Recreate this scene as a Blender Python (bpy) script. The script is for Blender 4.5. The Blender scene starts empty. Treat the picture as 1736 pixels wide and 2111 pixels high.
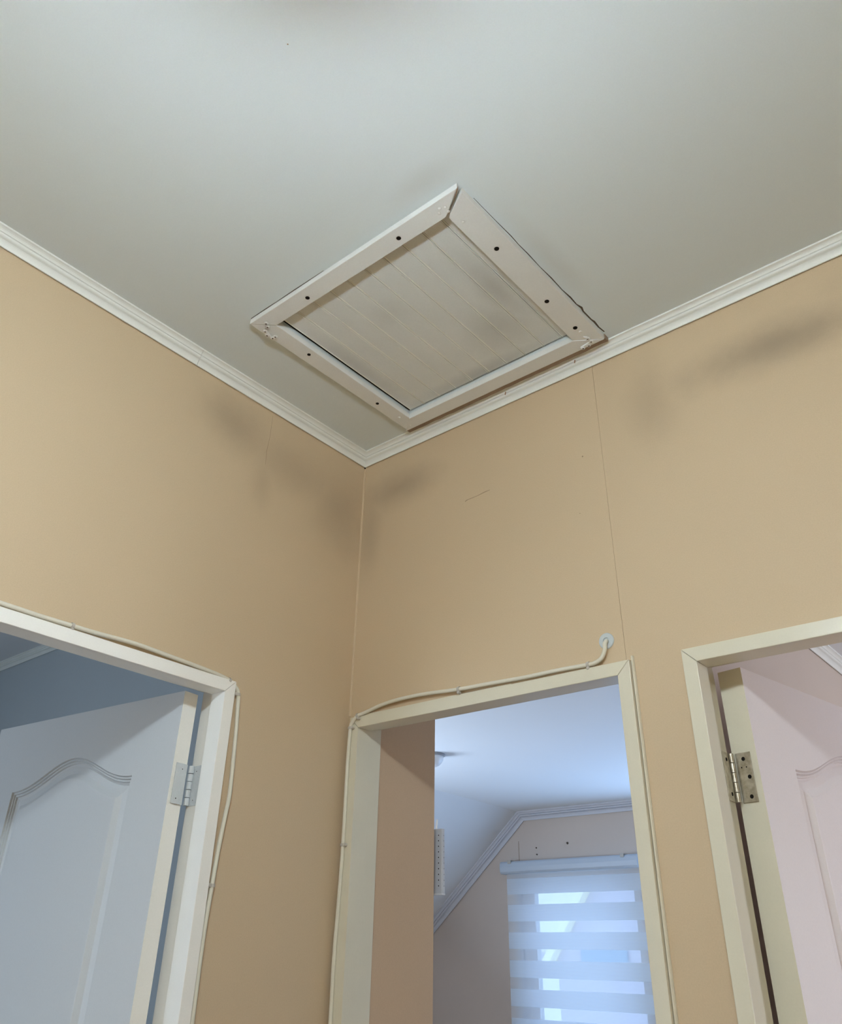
import bpy, bmesh, math, random
from mathutils import Vector, Matrix
random.seed(7)
S = bpy.context.scene
COL = S.collection

# ------------------------------------------------------------------ camera
W, Hh = 1736.0, 2111.0
FPX, PX, PY = 1691.2182, 820.6959, 975.1846
cR = Vector((0.7529613, 0.65731686, 0.03136606))
cU = Vector((0.32293494, -0.4106141, 0.85270692))
cF = Vector((-0.57337798, 0.63192611, 0.52144711))
cam_d = bpy.data.cameras.new('camera')
cam = bpy.data.objects.new('camera', cam_d)
COL.objects.link(cam)
M = Matrix((cR, cU, -cF)).transposed().to_4x4()
M.translation = Vector((1.3205, -1.3235, 1.5929))
cam.matrix_world = M
cam_d.sensor_fit = 'HORIZONTAL'
cam_d.sensor_width = 36.0
cam_d.lens = 36.0 * FPX / W
cam_d.shift_x = (W / 2 - PX) / W
cam_d.shift_y = (PY - Hh / 2) / W
cam_d.clip_start = 0.02
S.camera = cam

# ------------------------------------------------------------------ light
SKY = (0.44, 0.66, 1.0)
wd = bpy.data.worlds.new('sky'); S.world = wd
wd.use_nodes = True
bg = wd.node_tree.nodes['Background']
bg.inputs[0].default_value = (*SKY, 1)
bg.inputs[1].default_value = 2.7
LAMP_POWER = 372.0        # emission of the pendant bulb
LAMP_COL = (0.86, 1.0, 1.10)
FILL_POWER = 44.0        # emission of the added fill light in the hall
FILL_COL = (0.86, 1.0, 1.12)


def area(name, loc, rot, sx, sy, power, col):
    l = bpy.data.lights.new(name, 'AREA')
    l.shape = 'RECTANGLE'; l.size = sx; l.size_y = sy; l.energy = power; l.color = col
    o = bpy.data.objects.new(name, l); COL.objects.link(o)
    o.location = loc; o.rotation_euler = rot
    return o


# area lights: daylight in two unseen side-room windows, then added far-room fill
area('daylight_left_room', (-1.15, -2.13, 1.55), (math.radians(90), 0, 0), 0.9, 1.0, 9.0, (0.84, 0.93, 1.0))
area('daylight_right_room', (2.33, 1.35, 1.55), (0, math.radians(90), 0), 1.1, 1.0, 13.0, (1.0, 0.93, 0.93))

area('fill_far_room', (-0.20, 2.78, 1.55), (math.radians(-90), 0, 0), 0.8, 1.0, 17.0, (0.36, 0.60, 1.0))  # added fill for the far room's flat ceiling
area('fill_roof_window', (-1.97, 0.85, 1.86), (0, math.radians(-139.4), 0), 0.7, 0.7, 42.0, (0.62, 0.78, 1.0))  # added fill from the slope, lifts the dim gable wall

S.view_settings.view_transform = 'Standard'
S.view_settings.look = 'None'
S.view_settings.exposure = 0.0
S.view_settings.gamma = 1.0
S.view_settings.use_curve_mapping = False
S.cycles.max_bounces = 6
S.cycles.diffuse_bounces = 5
S.cycles.glossy_bounces = 2
S.cycles.transparent_max_bounces = 6
S.cycles.caustics_reflective = False
S.cycles.caustics_refractive = False
S.cycles.use_light_tree = False
S.cycles.use_adaptive_sampling = True
S.cycles.adaptive_threshold = 0.05
S.cycles.sample_clamp_indirect = 10.0

# ------------------------------------------------------------------ materials
MATS = {}


def new_mat(name):
    m = bpy.data.materials.new(name); m.use_nodes = True
    MATS[name] = m
    nt = m.node_tree
    return m, nt, nt.nodes['Principled BSDF']


def paint(name, col, rough=0.55, var=0.06, scale=9.0, grain=0.05, bump=0.08, bump_scale=220.0,
          dark_patches=(), patch_col=(0.10, 0.085, 0.07), spec=0.35, streak=None):
    """painted surface: base colour, cloudy variation, fine grain, dirt and other dark patches with ragged edges"""
    m, nt, b = new_mat(name)
    N, L = nt.nodes, nt.links
    tc = N.new('ShaderNodeTexCoord')
    geo = N.new('ShaderNodeNewGeometry')
    pos = geo.outputs['Position']
    n1 = N.new('ShaderNodeTexNoise'); n1.inputs['Scale'].default_value = scale; n1.inputs['Detail'].default_value = 3
    L.new(pos, n1.inputs['Vector'])
    n2 = N.new('ShaderNodeTexNoise'); n2.inputs['Scale'].default_value = 420; n2.inputs['Detail'].default_value = 1
    L.new(pos, n2.inputs['Vector'])

    def mth(op, a, bb=None, clamp=False):
        q = N.new('ShaderNodeMath'); q.operation = op; q.use_clamp = clamp
        for i, v in enumerate((a, bb)):
            if v is None: continue
            if isinstance(v, (int, float)): q.inputs[i].default_value = v
            else: L.new(v, q.inputs[i])
        return q.outputs[0]
    v = mth('ADD', mth('MULTIPLY', mth('SUBTRACT', n1.outputs['Fac'], 0.5), 2 * var),
            mth('MULTIPLY', mth('SUBTRACT', n2.outputs['Fac'], 0.5), 2 * grain))
    v = mth('ADD', v, 1.0)
    mul = N.new('ShaderNodeVectorMath'); mul.operation = 'SCALE'
    mul.inputs[0].default_value = col
    L.new(v, mul.inputs['Scale'])
    colout = mul.outputs[0]
    if dark_patches:
        nz = N.new('ShaderNodeTexNoise'); nz.inputs['Scale'].default_value = 7.0; nz.inputs['Detail'].default_value = 4
        nz.inputs['Roughness'].default_value = 0.62
        L.new(pos, nz.inputs['Vector'])
        rag = mth('MULTIPLY', mth('SUBTRACT', nz.outputs['Fac'], 0.5), 0.9)
        acc = None
        for (c, r, s) in dark_patches:
            sub = N.new('ShaderNodeVectorMath'); sub.operation = 'SUBTRACT'; L.new(pos, sub.inputs[0]); sub.inputs[1].default_value = c
            div = N.new('ShaderNodeVectorMath'); div.operation = 'DIVIDE'; L.new(sub.outputs[0], div.inputs[0]); div.inputs[1].default_value = r
            ln = N.new('ShaderNodeVectorMath'); ln.operation = 'LENGTH'; L.new(div.outputs[0], ln.inputs[0])
            d = mth('ADD', ln.outputs['Value'], rag)
            mr = N.new('ShaderNodeMapRange'); mr.interpolation_type = 'SMOOTHSTEP'
            L.new(d, mr.inputs['Value'])
            mr.inputs['From Min'].default_value = -0.1; mr.inputs['From Max'].default_value = 1.2
            mr.inputs['To Min'].default_value = s; mr.inputs['To Max'].default_value = 0.0
            acc = mr.outputs[0] if acc is None else mth('MAXIMUM', acc, mr.outputs[0])
        mx = N.new('ShaderNodeMix'); mx.data_type = 'RGBA'
        L.new(acc, mx.inputs[0]); L.new(colout, mx.inputs[6]); mx.inputs[7].default_value = (*patch_col, 1)
        colout = mx.outputs[2]
    L.new(colout, b.inputs['Base Color'])
    b.inputs['Roughness'].default_value = rough
    b.inputs['Specular IOR Level'].default_value = spec
    if bump >= 0.1:
        nb = N.new('ShaderNodeTexNoise'); nb.inputs['Scale'].default_value = bump_scale; nb.inputs['Detail'].default_value = 2
        L.new(pos, nb.inputs['Vector'])
        bp = N.new('ShaderNodeBump'); bp.inputs['Strength'].default_value = bump; bp.inputs['Distance'].default_value = 0.004
        L.new(nb.outputs['Fac'], bp.inputs['Height']); L.new(bp.outputs[0], b.inputs['Normal'])
    return m


TAN = (0.60, 0.465, 0.308)
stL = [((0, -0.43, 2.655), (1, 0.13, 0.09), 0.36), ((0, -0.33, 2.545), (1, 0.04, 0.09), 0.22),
       ((0, -0.22, 2.62), (1, 0.22, 0.09), 0.26), ((0, -0.08, 2.58), (1, 0.13, 0.15), 0.30)]  # ragged darker patches below the left crown
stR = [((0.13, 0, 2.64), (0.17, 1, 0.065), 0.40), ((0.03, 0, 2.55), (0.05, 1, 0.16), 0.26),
       ((0.80, 0, 2.60), (0.07, 1, 0.13), 0.26), ((1.06, 0, 2.615), (0.30, 1, 0.065), 0.50), ((1.40, 0, 2.66), (0.30, 1, 0.08), 0.40)]  # ragged darker patches below the right crown
paint('wall_paint_left', TAN, 0.6, 0.05, 3.0, 0.06, dark_patches=stL, patch_col=(0.16, 0.125, 0.095))
paint('wall_paint_right', TAN, 0.6, 0.05, 3.0, 0.06, dark_patches=stR, patch_col=(0.16, 0.125, 0.095))
paint('wall_paint', TAN, 0.6, 0.05, 3.0, 0.06)
paint('wall_paint_brown', (0.58, 0.42, 0.28), 0.6, 0.05, 3.0, 0.06)
paint('wall_paint_cool', (0.62, 0.53, 0.46), 0.6, 0.05, 3.0, 0.06)
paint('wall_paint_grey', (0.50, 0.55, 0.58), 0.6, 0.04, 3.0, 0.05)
paint('ceiling_paint', (0.72, 0.785, 0.80), 0.75, 0.035, 2.2, 0.03, bump=0.10, bump_scale=90,
      dark_patches=[((0.70, -0.60, 2.774), (0.09, 0.035, 1), 0.22), ((0.77, -0.30, 2.774), (0.03, 0.16, 1), 0.20)],
      patch_col=(0.42, 0.38, 0.33))  # dirt on the ceiling beside the hatch
paint('ceiling_white', (0.74, 0.76, 0.78), 0.75, 0.02, 2.2, 0.02)
paint('crown_paint', (0.84, 0.865, 0.83), 0.45, 0.03, 12.0, 0.03)
paint('crown_grey', (0.62, 0.63, 0.68), 0.5, 0.04, 20.0, 0.04)
paint('wood_edge', (0.30, 0.225, 0.17), 0.7, 0.15, 60, 0.1)
paint('wood_edge_pale', (0.50, 0.43, 0.36), 0.7, 0.12, 60, 0.1)
paint('bead_lit', (0.84, 0.84, 0.79), 0.5, 0.04, 20, 0.03)  # lighter than the boards, paints in the light the ridges catch
paint('frame_cream', (0.70, 0.66, 0.53), 0.32, 0.04, 14.0, 0.03, bump=0.05, bump_scale=60, spec=0.5)
paint('frame_white', (0.90, 0.89, 0.84), 0.35, 0.04, 14.0, 0.03, bump=0.05, bump_scale=60, spec=0.5)
paint('door_grey', (0.615, 0.63, 0.635), 0.42, 0.025, 5.0, 0.035, bump=0.04, bump_scale=120)
paint('door_pink', (0.78, 0.72, 0.71), 0.42, 0.03, 5.0, 0.035, bump=0.04, bump_scale=120)
paint('hatch_paint', (0.78, 0.80, 0.79), 0.5, 0.05, 14.0, 0.04, bump=0.12, bump_scale=60)
paint('hatch_panel', (0.72, 0.75, 0.74), 0.6, 0.05, 10.0, 0.05, bump=0.08, bump_scale=80,
      dark_patches=[((0.64, -0.30, 2.78), (0.05, 0.14, 1), 0.35), ((0.45, -0.10, 2.78), (0.20, 0.03, 1), 0.35),
              ((0.58, -0.20, 2.78), (0.10, 0.09, 1), 0.25), ((0.25, -0.28, 2.78), (0.03, 0.18, 1), 0.25),
              ((0.42, -0.38, 2.78), (0.06, 0.05, 1), 0.16)], patch_col=(0.22, 0.20, 0.175))  # grime on the hatch boards
paint('cable_white', (0.72, 0.69, 0.58), 0.4, 0.05, 30, 0.03, bump=0)
paint('clip_plastic', (0.50, 0.47, 0.42), 0.4, 0.08, 60, 0.03, bump=0)
paint('grommet_plastic', (0.55, 0.60, 0.62), 0.4, 0.04, 30, 0.03, bump=0)
paint('floor_wood', (0.48, 0.34, 0.21), 0.4, 0.15, 6, 0.05)
paint('blind_case', (0.50, 0.56, 0.63), 0.4, 0.02, 6, 0.01, bump=0)
paint('window_paint', (0.72, 0.74, 0.78), 0.4, 0.02, 6, 0.01, bump=0)
paint('hinge_painted', (0.60, 0.64, 0.66), 0.35, 0.10, 60, 0.06, bump=0.2, bump_scale=150, spec=0.6)
paint('house_lavender', (0.55, 0.50, 0.56), 0.8, 0.05, 2, 0.02)
paint('house_cream', (0.92, 0.88, 0.76), 0.8, 0.03, 2, 0.02)
paint('house_verge', (0.95, 0.90, 0.62), 0.7, 0.03, 2, 0.02)
paint('house_glass', (0.25, 0.36, 0.46), 0.3, 0.03, 2, 0.0, bump=0)
paint('soot', (0.10, 0.075, 0.055), 0.9, 0.2, 60, 0.1, bump=0)
paint('scuff', (0.32, 0.235, 0.155), 0.9, 0.3, 200, 0.2, bump=0)
paint('bare_wood', (0.36, 0.22, 0.12), 0.8, 0.2, 60, 0.1)
paint('attic_dark', (0.03, 0.025, 0.02), 0.9, 0.2, 10, 0.1)
paint('spot_metal', (0.30, 0.31, 0.33), 0.3, 0.05, 20, 0.0, bump=0, spec=0.6)
paint('spot_white', (0.85, 0.87, 0.9), 0.3, 0.02, 20, 0.0, bump=0)


def metal(name, col, rough):
    m, nt, b = new_mat(name)
    N, L = nt.nodes, nt.links
    nz = N.new('ShaderNodeTexNoise'); nz.inputs['Scale'].default_value = 90; nz.inputs['Detail'].default_value = 5
    g = N.new('ShaderNodeNewGeometry'); L.new(g.outputs['Position'], nz.inputs['Vector'])
    r = N.new('ShaderNodeValToRGB')
    r.color_ramp.elements[0].position = 0.3; r.color_ramp.elements[0].color = (col[0] * 0.55, col[1] * 0.5, col[2] * 0.42, 1)
    r.color_ramp.elements[1].position = 0.65; r.color_ramp.elements[1].color = (*col, 1)
    L.new(nz.outputs['Fac'], r.inputs[0]); L.new(r.outputs[0], b.inputs['Base Color'])
    b.inputs['Metallic'].default_value = 0.85; b.inputs['Roughness'].default_value = rough
    return m


metal('hinge_steel', (0.62, 0.58, 0.48), 0.38)
paint('perforated_steel', (0.55, 0.57, 0.62), 0.4, 0.04, 20, 0.05, bump=0, spec=0.6)
metal('screw_steel', (0.45, 0.45, 0.43), 0.4)


def black(name):
    m, nt, b = new_mat(name)
    b.inputs['Base Color'].default_value = (0.012, 0.010, 0.009, 1); b.inputs['Roughness'].default_value = 0.9
    b.inputs['Specular IOR Level'].default_value = 0.1
    return m


black('hole_black')


def emis(name, col, power):
    m, nt, b = new_mat(name)
    b.inputs['Base Color'].default_value = (0.9, 0.9, 0.9, 1)
    b.inputs['Emission Color'].default_value = (*col, 1)
    b.inputs['Emission Strength'].default_value = power
    return m


emis('bulb_glow', LAMP_COL, LAMP_POWER)
emis('fill_glow', FILL_COL, FILL_POWER)


def fabric(name, col, transp, weave):
    m, nt, b = new_mat(name)
    N, L = nt.nodes, nt.links
    nt.nodes.remove(b)
    out = N['Material Output']
    d = N.new('ShaderNodeBsdfDiffuse'); t = N.new('ShaderNodeBsdfTranslucent'); x = N.new('ShaderNodeBsdfTransparent')
    wv = N.new('ShaderNodeTexWave'); wv.bands_direction = 'Z'; wv.inputs['Scale'].default_value = weave; wv.inputs['Distortion'].default_value = 0.6
    g = N.new('ShaderNodeNewGeometry'); L.new(g.outputs['Position'], wv.inputs['Vector'])
    r = N.new('ShaderNodeValToRGB')
    r.color_ramp.elements[0].color = (*[c * 0.9 for c in col], 1); r.color_ramp.elements[1].color = (*col, 1)
    L.new(wv.outputs['Fac'], r.inputs[0])
    L.new(r.outputs[0], d.inputs[0]); L.new(r.outputs[0], t.inputs[0])
    m1 = N.new('ShaderNodeMixShader'); m1.inputs[0].default_value = 0.5
    L.new(d.outputs[0], m1.inputs[1]); L.new(t.outputs[0], m1.inputs[2])
    m2 = N.new('ShaderNodeMixShader'); m2.inputs[0].default_value = transp
    L.new(m1.outputs[0], m2.inputs[1]); L.new(x.outputs[0], m2.inputs[2])
    L.new(m2.outputs[0], out.inputs['Surface'])
    return m


fabric('blind_opaque', (0.80, 0.84, 0.88), 0.0, 60)
fabric('blind_sheer', (0.86, 0.86, 0.86), 0.45, 110)


def glass():
    m, nt, b = new_mat('pane_glass')
    N, L = nt.nodes, nt.links
    nt.nodes.remove(b)
    x = N.new('ShaderNodeBsdfTransparent'); x.inputs[0].default_value = (0.95, 0.97, 0.97, 1)
    gl = N.new('ShaderNodeBsdfGlossy'); gl.inputs['Roughness'].default_value = 0.02
    mx = N.new('ShaderNodeMixShader'); mx.inputs[0].default_value = 0.003
    L.new(x.outputs[0], mx.inputs[1]); L.new(gl.outputs[0], mx.inputs[2]); L.new(mx.outputs[0], N['Material Output'].inputs['Surface'])


glass()

# ------------------------------------------------------------------ mesh helpers


def mesh_obj(name, verts, faces, mat, parent=None, bevel=0.0, smooth=False):
    me = bpy.data.meshes.new(name)
    me.from_pydata([tuple(v) for v in verts], [], faces)
    bm = bmesh.new(); bm.from_mesh(me)
    bmesh.ops.recalc_face_normals(bm, faces=bm.faces)
    if bevel:
        es = [e for e in bm.edges if len(e.link_faces) == 2 and e.calc_face_angle(0) > 0.5]
        bmesh.ops.bevel(bm, geom=es, offset=bevel, segments=2, profile=0.6, affect='EDGES', clamp_overlap=True)
    bm.to_mesh(me); bm.free()
    if smooth:
        for p in me.polygons: p.use_smooth = True
    me.materials.append(MATS[mat])
    o = bpy.data.objects.new(name, me); COL.objects.link(o)
    if parent is not None: o.parent = parent
    return o


def tag(o, label, cat, kind=None, group=None):
    o['label'] = label; o['category'] = cat
    if kind: o['kind'] = kind
    if group: o['group'] = group
    return o


def empty(name, loc=(0, 0, 0)):
    o = bpy.data.objects.new(name, None); COL.objects.link(o)
    o.location = (0, 0, 0); o.empty_display_size = 0.05
    return o


def struct(o, label, cat):
    return tag(o, label, cat, 'structure')


def box_vf(x0, x1, y0, y1, z0, z1):
    v = [(x, y, z) for z in (z0, z1) for y in (y0, y1) for x in (x0, x1)]
    f = [(0, 2, 3, 1), (4, 5, 7, 6), (0, 1, 5, 4), (2, 6, 7, 3), (0, 4, 6, 2), (1, 3, 7, 5)]
    return v, f


def box(name, x0, x1, y0, y1, z0, z1, mat, parent=None, bevel=0.0):
    v, f = box_vf(x0, x1, y0, y1, z0, z1)
    return mesh_obj(name, v, f, mat, parent, bevel)


def joined(name, parts, mat, parent=None, bevel=0.0, smooth=False):
    V, Fc = [], []
    for v, f in parts:
        o = len(V); V += list(v); Fc += [tuple(i + o for i in q) for q in f]
    return mesh_obj(name, V, Fc, mat, parent, bevel, smooth)


def prism_vf(poly, fn, a, b):
    """poly: 2-D outline; fn(p, t) -> 3-D point"""
    n = len(poly)
    v = [fn(p, a) for p in poly] + [fn(p, b) for p in poly]
    f = [tuple(range(n - 1, -1, -1)), tuple(range(n, 2 * n))]
    for i in range(n):
        j = (i + 1) % n
        f.append((i, j, n + j, n + i))
    return v, f


def prism(name, poly, fn, a, b, mat, parent=None, bevel=0.0):
    v, f = prism_vf(poly, fn, a, b)
    return mesh_obj(name, v, f, mat, parent, bevel)


def loft_vf(s0, s1):
    n = len(s0)
    f = [tuple(range(n - 1, -1, -1)), tuple(range(n, 2 * n))]
    for i in range(n):
        j = (i + 1) % n
        f.append((i, j, n + j, n + i))
    return list(s0) + list(s1), f


XZ = lambda p, t: (p[0], t, p[1])
YZ = lambda p, t: (t, p[0], p[1])


def cyl_vf(c, axis, r0, r1, length, n=16):
    axis = Vector(axis).normalized(); c = Vector(c)
    a = axis.orthogonal().normalized(); b = axis.cross(a)
    v = []
    for k, r in ((0, r0), (length, r1)):
        for i in range(n):
            t = 2 * math.pi * i / n
            v.append(c + axis * k + (a * math.cos(t) + b * math.sin(t)) * r)
    f = [tuple(range(n - 1, -1, -1)), tuple(range(n, 2 * n))]
    for i in range(n):
        j = (i + 1) % n; f.append((i, j, n + j, n + i))
    return v, f


def lathe_vf(c, axis, prof, n=24):
    """prof: list of (radius, height along axis)"""
    axis = Vector(axis).normalized(); c = Vector(c)
    a = axis.orthogonal().normalized(); b = axis.cross(a)
    v, f = [], []
    for r, h in prof:
        for i in range(n):
            t = 2 * math.pi * i / n
            v.append(c + axis * h + (a * math.cos(t) + b * math.sin(t)) * max(r, 1e-5))
    m = len(prof)
    for k in range(m - 1):
        for i in range(n):
            j = (i + 1) % n
            f.append((k * n + i, k * n + j, (k + 1) * n + j, (k + 1) * n + i))
    f.append(tuple(range(n - 1, -1, -1))); f.append(tuple(range((m - 1) * n, m * n)))
    return v, f


def catmull(pts, sub=6):
    P = [Vector(p) for p in pts]; out = []
    for i in range(len(P) - 1):
        p0 = P[max(i - 1, 0)]; p1 = P[i]; p2 = P[i + 1]; p3 = P[min(i + 2, len(P) - 1)]
        for k in range(sub):
            t = k / sub
            out.append(0.5 * ((2 * p1) + (p2 - p0) * t + (2 * p0 - 5 * p1 + 4 * p2 - p3) * t * t + (-p0 + 3 * p1 - 3 * p2 + p3) * t ** 3))
    out.append(P[-1]); return out


def tube_vf(path, r, n=10):
    v, f = [], []
    up = None
    for i, p in enumerate(path):
        d = (path[min(i + 1, len(path) - 1)] - path[max(i - 1, 0)]).normalized()
        if up is None: up = d.orthogonal().normalized()
        up = (up - d * up.dot(d)).normalized(); sd = d.cross(up)
        for k in range(n):
            t = 2 * math.pi * k / n
            v.append(p + (up * math.cos(t) + sd * math.sin(t)) * r)
    for i in range(len(path) - 1):
        for k in range(n):
            j = (k + 1) % n
            f.append((i * n + k, i * n + j, (i + 1) * n + j, (i + 1) * n + k))
    f.append(tuple(range(n - 1, -1, -1))); f.append(tuple(range((len(path) - 1) * n, len(path) * n)))
    return v, f


def ribbon_vf(pts, widths, side, push):
    """thin raised strip through pts; side = in-plane side vector, push = offset towards the room"""
    pts = [Vector(p) for p in pts]; side = Vector(side); push = Vector(push)
    v, f = [], []
    for p, w in zip(pts, widths):
        for s in (-1, 1):
            for q in (0, 1):
                v.append(p + side * (s * w / 2) + push * q)
    n = len(pts)
    for i in range(n - 1):
        a, b = i * 4, (i + 1) * 4
        f += [(a, b, b + 1, a + 1), (a + 1, b + 1, b + 3, a + 3), (a + 3, b + 3, b + 2, a + 2), (a + 2, b + 2, b, a)]
    f += [(0, 1, 3, 2), ((n - 1) * 4, (n - 1) * 4 + 2, (n - 1) * 4 + 3, (n - 1) * 4 + 1)]
    return v, f


# ------------------------------------------------------------------ hall shell
HC = 2.774               # hall ceiling
WT = 0.066               # wall thickness
HX, HY = 2.75, -3.0      # far ends of the hall, behind the camera

# wall on the right (y = 0) with two doorways; panels with a real joint between them
B0, B1, BZ = 0.0131, 0.6944, 2.080
R0, R1, RZ = 0.7880, 1.4784, 2.0768
L0, L1, LZ = -0.3341, -1.0244, 2.0797
wr = prism('wall_right', [(0, 0), (B0, 0), (B0, BZ), (B1, BZ), (B1, 0), (R0, 0), (R0, RZ), (R1, RZ), (R1, 0), (HX, 0), (HX, HC), (0, HC)],
           XZ, 0.005, WT, 'wall_paint', None)
struct(wr, 'tan painted wall right of the corner, above two doorways', 'wall')
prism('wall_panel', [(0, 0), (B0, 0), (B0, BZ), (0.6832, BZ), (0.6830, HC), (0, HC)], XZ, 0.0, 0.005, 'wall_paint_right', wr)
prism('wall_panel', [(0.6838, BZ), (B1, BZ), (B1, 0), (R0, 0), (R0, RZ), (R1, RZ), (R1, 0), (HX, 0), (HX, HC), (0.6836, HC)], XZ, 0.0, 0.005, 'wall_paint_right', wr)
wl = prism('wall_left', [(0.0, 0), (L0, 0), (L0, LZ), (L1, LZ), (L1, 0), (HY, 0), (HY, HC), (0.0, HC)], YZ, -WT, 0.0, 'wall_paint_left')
struct(wl, 'tan painted wall left of the corner with ragged dark patches', 'wall')
struct(box('wall_rear', HX, HX + WT, HY, 0.0, 0, HC, 'wall_paint'), 'tan wall at the far end of the hall, out of view', 'wall')
struct(box('wall_side', 0, HX, HY - WT, HY, 0, HC, 'wall_paint'), 'tan wall behind the camera, out of view', 'wall')
fl = box('floor', -2.7, HX, HY, 3.1, -0.05, 0.0, 'floor_wood')
struct(fl, 'brown wooden floor below the view', 'floor')

# hairline crack, scuffs and dots on the walls
joined('hairline_crack', [ribbon_vf([(0, -0.3257, 2.735), (0, -0.3262, 2.675), (0, -0.3300, 2.632), (0, -0.3285, 2.595)], [0.0003, 0.0005, 0.0008, 0.0004], (0, 1, 0), (0.0003, 0, 0))], 'scuff', wl)
joined('scuff_mark', [ribbon_vf([(0.3316, 0, 2.5270), (0.3340, 0, 2.5290), (0.340, 0, 2.5298), (0.3676, 0, 2.5306), (0.388, 0, 2.5332), (0.4015, 0, 2.5335)],
                                [0.0012, 0.0020, 0.0012, 0.0009, 0.0018, 0.0006], (0, 0, 1), (0, -0.0004, 0))], 'scuff', wr)
joined('paint_dot', [cyl_vf((0.6385, 0, 2.5291), (0, -1, 0), 0.0018, 0.001, 0.0006, 8)], 'scuff', wr)
joined('corner_crack', [cyl_vf((0.003, -0.003, 2.7425), (0.7, -0.7, -0.3), 0.0022, 0.0012, 0.001, 8)], 'hole_black', wr)
for q in ((1.178, 2.262, 0.0014), (1.171, 2.255, 0.0009), (0.62, 2.40, 0.0009)):
    joined('paint_dot', [cyl_vf((q[0], 0, q[1]), (0, -1, 0), q[2], q[2] * 0.6, 0.0005, 8)], 'scuff', wr)

# ceiling with the hatch opening
hx0, hx1, hy0, hy1 = 0.226, 0.689, -0.522, -0.085   # opening
gx = [0.0, hx0, hx1, HX]; gy = [HY, hy0, hy1, 0.0]
V, Fc = [], []
for z in (HC, HC + 0.012):
    for y in gy:
        for x in gx: V.append((x, y, z))
idx = lambda l, j, i: l * 16 + j * 4 + i
for j in range(3):
    for i in range(3):
        if i == 1 and j == 1: continue
        for l in (0, 1):
            Fc.append((idx(l, j, i), idx(l, j, i + 1), idx(l, j + 1, i + 1), idx(l, j + 1, i)))
ring = [(1, 1), (1, 2), (2, 2), (2, 1)]
for k in range(4):
    a, b = ring[k], ring[(k + 1) % 4]
    Fc.append((idx(0, *a), idx(0, *b), idx(1, *b), idx(1, *a)))
ring = [(0, 0), (0, 3), (3, 3), (3, 0)]
for k in range(4):
    a, b = ring[k], ring[(k + 1) % 4]
    Fc.append((idx(0, *a), idx(0, *b), idx(1, *b), idx(1, *a)))
ce = mesh_obj('ceiling', V, Fc, 'ceiling_paint')
struct(ce, 'off-white painted hall ceiling around the attic hatch', 'ceiling')
joined('paint_dot', [cyl_vf((0.70, -0.92, HC), (0, 0, -1), 0.0012, 0.0008, 0.0005, 8)], 'scuff', ce)
# dark attic above the hatch (closed box)
joined('attic_void', [box_vf(0.10, 0.82, -0.64, -0.63, HC + 0.012, HC + 0.5), box_vf(0.10, 0.82, 0.03, 0.04, HC + 0.012, HC + 0.5),
                      box_vf(0.10, 0.11, -0.63, 0.03, HC + 0.012, HC + 0.5), box_vf(0.81, 0.82, -0.63, 0.03, HC + 0.012, HC + 0.5),
                      box_vf(0.10, 0.82, -0.64, 0.04, HC + 0.5, HC + 0.51)], 'attic_dark', ce)

# crown moulding; profile as (distance from wall, drop below ceiling)
PROF = [(0.0020, 0.0), (0.0020, 0.0290), (0.0028, 0.0300), (0.0048, 0.0297), (0.0056, 0.0275), (0.0066, 0.0250), (0.0082, 0.0226), (0.0102, 0.0204),
        (0.0124, 0.0188), (0.0106, 0.0174), (0.0136, 0.0170), (0.0162, 0.0164), (0.0180, 0.0150), (0.0188, 0.0132), (0.0186, 0.0120),
        (0.0160, 0.0110), (0.0200, 0.0100), (0.0212, 0.0080), (0.0232, 0.0060), (0.0260, 0.0046), (0.0300, 0.0038), (0.0300, 0.0)]


def crown_seg(name, a, b, mat='crown_paint', parent=None):
    """a, b: functions (d, h) -> point for the two ends"""
    v, f = loft_vf([a(d, h) for d, h in PROF], [b(d, h) for d, h in PROF])
    return mesh_obj(name, v, f, mat, parent)


JY = -0.559
struct(crown_seg('trim_1', lambda d, h: (d, -d, HC - h), lambda d, h: (d, JY + 0.0004 - 0.2 * (d - 0.015), HC - h)),
       'white crown moulding on the left wall, from the corner to its joint', 'moulding')
struct(crown_seg('trim_2', lambda d, h: (d, JY - 0.0004 - 0.2 * (d - 0.015), HC - h), lambda d, h: (d, HY, HC - h)),
       'white crown moulding on the left wall, beyond the joint at the picture edge', 'moulding')
t3 = struct(crown_seg('trim_3', lambda d, h: (d, -d, HC - h), lambda d, h: (HX, -d, HC - h)),
            'white crown moulding on the right wall beside the hatch', 'moulding')
for (x, ) in ((0.655,), (0.47,)):
    joined('nail', [cyl_vf((x, -0.022, HC - 0.010), (0, -0.3, -1), 0.0012, 0.0012, 0.009, 8)], 'bare_wood', t3)
cb = prism('trim_4', [(0.0, 0.0), (0.0035, 0.0), (0.0032, -0.0016), (0.0016, -0.0032), (0.0, -0.0035)], lambda p, t: (p[0], p[1], t), 2.085, HC - 0.031, 'wall_paint')
struct(cb, 'thin painted bead running down the wall corner', 'bead')

# ------------------------------------------------------------------ door frames


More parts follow.
